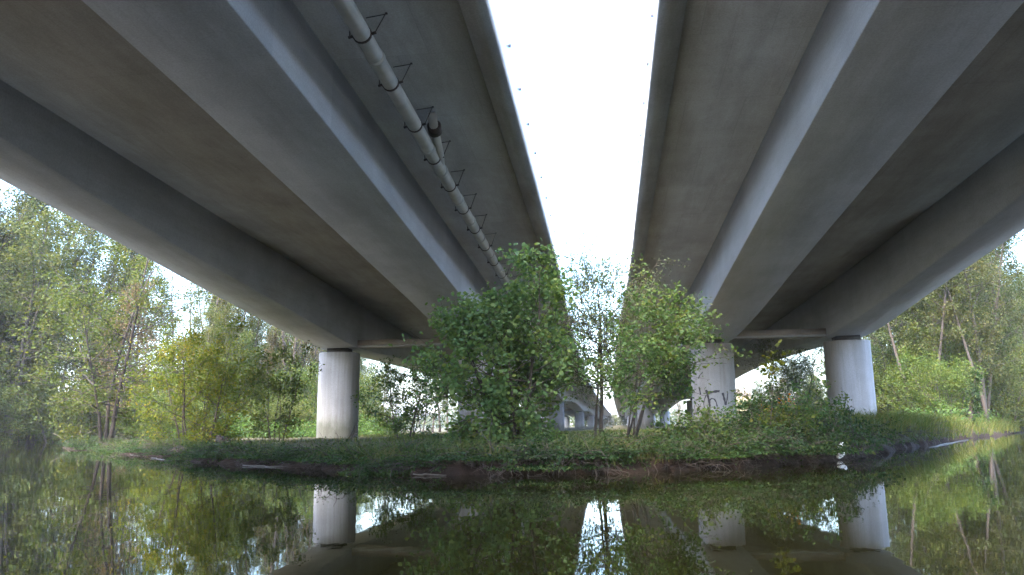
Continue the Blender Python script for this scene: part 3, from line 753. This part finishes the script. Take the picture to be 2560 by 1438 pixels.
# left wood on the near land
scatter(46, wedge(-.62, -.36, 58, 105), ['slim', 'bare', 'bare', 'slim', 'bare', 'bare'], 'L', 5, 2.0, ok=lambda x, y: x < -21)
scatter(22, wedge(-.72, -.42, 54, 86), ['leafy', 'russet', 'leafy', 'alder'], 'L', 6, 2.4, (.5, .85), ok=lambda x, y: x < -22)
scatter(26, wedge(-1.0, -.72, 52, 84), ['leafy', 'alder', 'russet', 'bush'], 'B', 9, 2.2, (.9, 1.6))
scatter(10, wedge(-.34, -.20, 95, 150), ['slim', 'alder', 'leafy'], 'L', 7, 3, (.8, 1.0), ok=lambda x, y: x < -21)
scatter(34, wedge(-.70, -.34, 46, 84), ['bush', 'bush', 'lime'], 'L', 8, 2.2, (.8, 1.5), ok=lambda x, y: x < -21 and (y > 56 or x < -26))
for x, y, s in [(-17.5, 47, .55), (-19.3, 45, .6), (-21.5, 46, .7), (-15.5, 52, .5), (-24, 44, .8), (-23, 38.5, .6), (-25, 40, .7)]: wood('bush', 'L', x, y, s)
# right wood
scatter(34, wedge(.29, .42, 54, 110), ['slim', 'bare', 'bare'], 'R', 14, 2.0, (.9, 1.15), ok=lambda x, y: x > 19.5)
scatter(26, wedge(.42, .54, 54, 110), ['slim', 'bare', 'slim', 'alder', 'leafy', 'bare'], 'R', 15, 2.0, (.85, 1.1), ok=lambda x, y: x > 19.5)
scatter(20, wedge(.36, .54, 50, 80), ['leafy', 'alder', 'slim', 'alder'], 'R', 16, 2.4, (.75, 1.1), ok=lambda x, y: x > 20)
scatter(32, wedge(.31, .53, 48, 84), ['bush', 'lime', 'lime'], 'R', 18, 2.1, (.8, 1.5), ok=lambda x, y: x > 19.5)
scatter(16, wedge(.17, .29, 90, 170), ['leafy', 'russet', 'leafy'], 'R', 19, 3, (.35, .6), ok=lambda x, y: x > 19.5)
# far middle
scatter(16, wedge(-.14, .16, 235, 420), ['leafy', 'alder', 'russet'], 'C', 25, 8, (.6, .9), ok=lambda x, y: abs(x - float(Sx(y))) > 20 or abs(x - float(Sx(y))) < 0)
scatter(5, wedge(-.17, -.03, 55, 90), ['bush', 'lime'], 'C', 26, 4, (.3, .42), ok=lambda x, y: 7.4 < abs(x) < 9)

# ---- ivy-clad leaning stump at right
make_plant("ivy_stump", "ivy-clad dead trunk leaning right on the right bank", "tree stump", gnd(19.3, 44.6), M_LEAF_BRAMBLE, M_BARK_DARK, parts=('trunk', 'ivy'),
           seed=51, H=2.9, r0=.16, stems=1, stem_lean=.0, cb=.05, limbs=30, spread=.35, el=(0, 40), twigs=4, leaf_n=1500, leaf=.12, shape='oval', jitter=.08, bias=(.25, 0)).rotation_euler = (0, .16, 0)

# ---- far woodland, grass, nettles and reeds: nobody could count them
def band(name, label, mat, n, fx, size, shape, seed, zmax, up=.3):
    r = np.random.RandomState(seed); P_ = fx(r, n); P_[:, 2] += np.maximum(land_z(P_[:, 0], P_[:, 1]), 0)
    V, Fs = leaves_np(r, P_, size, shape, up, None, .1)
    o = mesh_np(name, V, Fs, mat); kind(o, 'stuff', label, "woodland")
    return o
def far_fx(k0, k1, y0, y1, zmax):
    def f(r, n):
        y = np.sqrt(r.uniform(y0 * y0, y1 * y1, n)); k_ = r.uniform(k0, k1, n); x = k_ * y
        top = zmax * (.75 + 1.0 * pnoise(np.degrees(np.arctan(k_)) * .6, y * .02, seed=9) + .6 * pnoise(np.degrees(np.arctan(k_)) * 2.5, y * .05, 10))
        return np.stack([x, y, top * r.uniform(0, 1, n) ** .85], 1)
    return f
band("far_woodland", "distant mass of woodland closing the view at left", M_LEAF_WOOD, 26000, far_fx(-1.0, -.30, 112, 150, 10), .75, 'clump', 61, 10)
band("far_woodland", "distant mass of woodland closing the view at right", M_LEAF_WOOD, 20000, far_fx(.27, .75, 112, 150, 10), .75, 'clump', 62, 10)
band("far_woodland", "low distant woodland strip beneath the bridges", M_LEAF_WOOD, 12000, far_fx(-.32, .29, 330, 420, 9), 1.3, 'clump', 63, 9)

def blades(name, label, mat, XY, h, w_, seed, lean=.35):
    r = np.random.RandomState(seed); n = len(XY)
    z = np.maximum(land_z(XY[:, 0], XY[:, 1]), 0.02) - .02
    a = r.uniform(0, 6.283, n); hh = h * r.uniform(.45, 1.25, n); l = r.normal(size=(n, 2)) * lean * hh[:, None]
    b0 = np.stack([XY[:, 0], XY[:, 1], z], 1); dx = np.stack([np.cos(a), np.sin(a), 0 * a], 1) * (w_ * r.uniform(.6, 1.3, n))[:, None]
    mid = b0 + np.stack([l[:, 0] * .35, l[:, 1] * .35, hh * .6], 1); tip = b0 + np.stack([l[:, 0], l[:, 1], hh * r.uniform(.75, 1.0, n)], 1)
    V = np.stack([b0 - dx, b0 + dx, mid + dx * .7, tip, mid - dx * .7], 1).reshape(-1, 3)
    i = np.arange(n)[:, None] * 5
    return kind(mesh_np(name, V, [i + np.array([[0, 1, 2, 4]]), i + np.array([[4, 2, 3]])], mat), 'stuff', label, "grass")
def on_land(XY, dmin=.25): return XY[land_z(XY[:, 0], XY[:, 1]) > dmin]
r = np.random.RandomState(71)
y = np.sqrt(r.uniform(12 ** 2, 60 ** 2, 60000)); XY = np.stack([r.uniform(-.85, .52, 60000) * y, y], 1)
XY = on_land(XY); mask = pnoise(XY[:, 0] * .35, XY[:, 1] * .35, 20) + .4 * pnoise(XY[:, 0] * 1.3, XY[:, 1] * 1.3, 21) > -.12
path = (XY[:, 0] > -17) & (XY[:, 0] < -8) & (XY[:, 1] > 30) & (XY[:, 1] < 39)
XY = XY[mask & ~path]
blades("grass", "short grass growing over the river banks", M_GRASS, XY, .20, .012, 72)
r = np.random.RandomState(73)
e = []
for x0, y0, x1, y1, n in [(5.2, 18.5, 18.5, 41.5, 9000), (18.5, 41.5, 34, 66, 5000)]:
    t_ = r.uniform(0, 1, n); off = np.abs(r.normal(size=n)) * 1.4 + .1
    e.append(np.stack([x0 + (x1 - x0) * t_ - off * .8, y0 + (y1 - y0) * t_ + off * .45], 1))
XY = on_land(np.concatenate(e), .05)
blades("bank_grass", "long yellow-green grass along the right bank", M_REED, XY, .62, .016, 74, .45)
# nettles
n = 14000; r = np.random.RandomState(75)
XY = np.stack([r.uniform(-30, -14.5, n), r.uniform(42, 56, n)], 1); XY = on_land(XY)
P_ = np.stack([XY[:, 0], XY[:, 1], np.maximum(land_z(XY[:, 0], XY[:, 1]), 0) + r.uniform(.1, 1, len(XY)) * (1.0 + 1.2 * pnoise(XY[:, 0] * .5, XY[:, 1] * .5, 30))], 1)
V, Fs = leaves_np(r, P_, .15, 'oval', .9, None, .2)
kind(mesh_np("nettles", V, Fs, M_LEAF_NETTLE), 'stuff', "bright green nettles behind the sandy path", "nettles")
n = 9000
XY = np.stack([r.uniform(14, 30, n), r.uniform(38, 60, n)], 1); XY = XY[XY[:, 0] > .36 * XY[:, 1]]; XY = on_land(XY)
P_ = np.stack([XY[:, 0], XY[:, 1], np.maximum(land_z(XY[:, 0], XY[:, 1]), 0) + r.uniform(.05, 1, len(XY)) * (.8 + 1.0 * pnoise(XY[:, 0] * .5, XY[:, 1] * .5, 31))], 1)
V, Fs = leaves_np(r, P_, .15, 'oval', .9, None, .2)
kind(mesh_np("nettles", V, Fs, M_LEAF_NETTLE), 'stuff', "bright green low growth under the right wood", "nettles")
# trailing cover that hangs over the dark bank edge
segs = LAND_A[4:19]; r = np.random.RandomState(77); pts = []
for a, b_ in zip(segs[:-1], segs[1:]):
    L_ = np.hypot(*(b_ - a)); n = int(L_ * 520); t_ = r.uniform(0, 1, n)[:, None]; nn = np.array([-(b_ - a)[1], (b_ - a)[0]]) / L_
    pts.append(a + (b_ - a) * t_ + nn * (np.abs(r.normal(size=(n, 1))) * .5 - .12))
XY = np.concatenate(pts); zz = land_z(XY[:, 0], XY[:, 1])
keepm = (zz > -.02) & (pnoise(XY[:, 0] * .9, XY[:, 1] * .9, 40) + .5 * pnoise(XY[:, 0] * 2.7, XY[:, 1] * 2.7, 41) > np.where(XY[:, 0] < -.5, np.where(zz < .22, .06, .14), np.where(zz < .2, -.22, .08)))
XY = XY[keepm]; P_ = np.stack([XY[:, 0], XY[:, 1], zz[keepm] + r.uniform(.01, .16, keepm.sum())], 1)
V, Fs = leaves_np(r, P_, .05, 'oval', .6, None, .6)
kind(mesh_np("ground_cover", V, Fs, M_LEAF_BRAMBLE), 'stuff', "low leafy creepers trailing over the eroded bank edge", "creepers")

r = np.random.RandomState(78); pts = []
for a, b_ in zip(segs[:-1], segs[1:]):
    L_ = np.hypot(*(b_ - a)); n = int(L_ * 230); t_ = r.uniform(0, 1, n)[:, None]; nn = np.array([-(b_ - a)[1], (b_ - a)[0]]) / L_
    pts.append(a + (b_ - a) * t_ + nn * (.12 + np.abs(r.normal(size=(n, 1))) * .55))
XY = np.concatenate(pts); XY = on_land(XY, .1); XY = XY[pnoise(XY[:, 0] * .7, XY[:, 1] * .7, 42) > -.1]
blades("edge_grass", "ragged grass tufts hanging along the eroded bank edge", M_GRASS, XY, .30, .010, 80, .75)
# roots and dead stems hanging over the water
r = np.random.RandomState(79); mb = MB()
for a, b_ in zip(segs[:-1], segs[1:]):
    L_ = np.hypot(*(b_ - a)); nn = np.array([-(b_ - a)[1], (b_ - a)[0]]) / L_
    for q in range(int(L_ * 16)):
        p = a + (b_ - a) * r.uniform(); p0 = p + nn * r.uniform(.15, .5); z0 = max(land_zf(*p0), .05)
        d = -nn * r.uniform(.3, 1) + r.normal(size=2) * .5
        mb.tube(curve_path(r, (p0[0], p0[1], z0), (d[0], d[1], r.uniform(-.2, .9)), r.uniform(.3, .9), 5, .22, -.22), np.linspace(.009, .003, 6), 4, False)
kind(mb.build("undergrowth", M_BARK_DARK), 'stuff', "tangle of dead stems and roots hanging from the bank edge", "undergrowth")

# ---- small things
def dead_branch(name, label, cat, loc, seed, n, length, r0, mat, spread=1.0, flat=.3, lift=.3, parts=('twig',)):
    r = np.random.RandomState(seed); t = thing(name, label, cat, loc); 
    for i in range(n):
        a = r.uniform(0, 6.283) if spread >= 1 else r.normal() * spread
        mb = MB(); Pp = curve_path(r, (0, 0, 0), (math.cos(a), math.sin(a) * .6, r.uniform(.0, lift)), length * r.uniform(.5, 1.1), 6, .14, -.02)
        mb.tube(Pp, np.linspace(r0, r0 * .3, 7), 5); mb.build(parts[0], mat, t, True)
    return t
dead_branch("dead_branch", "pale bleached twigs fanned out at the left bank tip", "branch", (-27.2, 36.6, .12), 81, 8, 1.5, .022, M_DEADWOOD, lift=.9)
def log(name, label, loc, rz, L_, r0, mat, seed, cat="log"):
    r = np.random.RandomState(seed); mb = MB(); x = np.linspace(-L_ / 2, L_ / 2, 9)
    mb.tube(np.stack([x, r.normal(size=9) * .03, r.normal(size=9) * .006], 1), r0 * (1 - .5 * np.abs(np.linspace(-.6, 1, 9))), 7)
    o = mb.build(name, mat, None, True, loc); o.rotation_euler = (0, 0, rz); return tag(o, label, cat)
log("floating_log", "long pale log floating along the right bank", (12.75, 30.9, .012), math.atan2(18, 9.5), 13, .02, M_WETWOOD, 83)
log("floating_stick", "grey stick floating below the three-stemmed tree", (-15.0, 23.0, .008), -.85, 2.6, .018, M_WETWOOD, 84, "stick")
log("floating_stick", "pale stick floating off the bank below the yellow bush", (-11.8, 19.3, .006), -.8, 2.2, .014, M_WETWOOD, 85, "stick")
log("floating_stick", "thin stick floating off the bank below the left pier", (-6.9, 14.9, .012), -.5, 1.3, .012, M_WETWOOD, 86, "stick")
log("driftwood", "short pale driftwood lying in the water below the maple", (-2.75, 11.75, .02), -.1, .55, .014, M_WETWOOD, 87, "driftwood")
dead_branch("dead_branch", "dark bare twigs curving up in front of the left pier", "branch", gnd(-9.2, 26.4), 88, 4, 1.3, .014, M_BARK_DARK, spread=.7, lift=2.2)
for nm, x, y, s, lab, sd in (("tree_stump", -11.4, 21.9, .24, "dark rooty stump under the thin bush on the left bank", 91), ("tree_stump", -9.9, 20.3, .15, "small jagged stump on the bank left of the left pier", 92)):
    r = np.random.RandomState(sd); t = thing(nm, lab, "stump", gnd(x, y, -.05)); mb = MB(); k = 14
    a = np.arange(k) * 6.283 / k; prof = [(-.1, 1.3), (.15, 1.1), (.6, .9), (.9, .8)]
    V = np.array([[math.cos(q) * rr * s * (1 + .2 * math.sin(3 * q + sd)), math.sin(q) * rr * s, (z + (r.uniform(-.1, .5) if j == 3 else 0)) * s * 1.2] for j, (z, rr) in enumerate(prof) for q in a])
    i = np.arange(3)[:, None] * k; j = np.arange(k)[None]; j2 = (j + 1) % k
    mb.add(V, np.stack([i + j, i + j2, i + k + j2, i + k + j], -1).reshape(-1, 4)); mb.F.setdefault(k, []).append(np.array([np.arange(k) + 3 * k])); mb.build("stump_body", M_SOIL, t)
    for q in range(5):
        mb = MB(); aa = r.uniform(0, 6.28); mb.tube(curve_path(r, (math.cos(aa) * s * .8, math.sin(aa) * s * .8, .25 * s), (math.cos(aa), math.sin(aa), r.uniform(-.5, .6)), s * 1.6, 5, .2, -.05), np.linspace(s * .16, s * .04, 6), 6)
        mb.build("root", M_SOIL, t, True)
# white plastic bag caught on the bank
r = np.random.RandomState(95); u = np.linspace(0, math.pi, 9); v = np.arange(14) * 6.283 / 14
V = np.array([[math.sin(a) * math.cos(b_) * .085 * (1 + .35 * math.sin(3 * b_ + a * 2)), math.sin(a) * math.sin(b_) * .07 * (1 + .3 * math.cos(2 * b_)), -math.cos(a) * .17 + r.normal() * .008] for a in u for b_ in v])
i = np.arange(8)[:, None] * 14; j = np.arange(14)[None]; j2 = (j + 1) % 14
o = mesh_np("plastic_bag", V, np.stack([i + j, i + j2, i + 14 + j2, i + 14 + j], -1).reshape(-1, 4), M_BAG, smooth=True, loc=(4.72, 16.7, .19)); o.rotation_euler = (.1, .35, .4)
tag(o, "crumpled white plastic bag caught at the water's edge", "bag")
# distant pale building behind the right piers
t = thing("house", "distant pale yellow house beyond the graffitied pier", "house", gnd(31.0, 184.0))
mb = MB(); mb.box((-1.6, -3, -.5), (1.6, 3, 6.6)); mb.build("wall", simple("cream_render", (.16, .14, .085), .9, var=.08), t)
mb = MB(); mb.add([(-1.8, -3.2, 6.6), (1.8, -3.2, 6.6), (1.8, 3.2, 6.6), (-1.8, 3.2, 6.6), (-1.8, 0, 8.4), (1.8, 0, 8.4)], [(0, 3, 2, 1), (0, 1, 5, 4), (2, 3, 4, 5)]); mb.add([(-1.8, -3.2, 6.6), (-1.8, 0, 8.4), (-1.8, 3.2, 6.6), (1.8, -3.2, 6.6), (1.8, 3.2, 6.6), (1.8, 0, 8.4)], [(0, 1, 2), (3, 4, 5)])
mb.build("roof", simple("roof_tiles", (.10, .085, .07), .9), t)
for zz_ in (1.0, 3.9):
    mb = MB(); mb.box((-.5, -3.03, zz_), (.5, -2.99, zz_ + 1.4)); mb.build("window", simple("dark_pane", (.05, .06, .07), .2), t)

# ---- damp autumn air
bpy.ops.mesh.primitive_cube_add(size=1, location=(0, 450, 20.5))
hz = bpy.context.object; hz.name = "haze"; hz.scale = (1230, 1530, 49); hz.data.name = "haze"
kind(hz, 'stuff', "thin damp autumn haze between the trees", "haze")
m = bpy.data.materials.new("haze_air"); m.use_nodes = True; N = m.node_tree.nodes; L = m.node_tree.links; N.clear()
pv = N.new('ShaderNodeVolumePrincipled'); pv.inputs['Color'].default_value = (.92, .95, 1, 1); pv.inputs['Density'].default_value = .0003; pv.inputs['Anisotropy'].default_value = .2
ou = N.new('ShaderNodeOutputMaterial'); L.new(pv.outputs[0], ou.inputs['Volume'])
hz.data.materials.append(m)
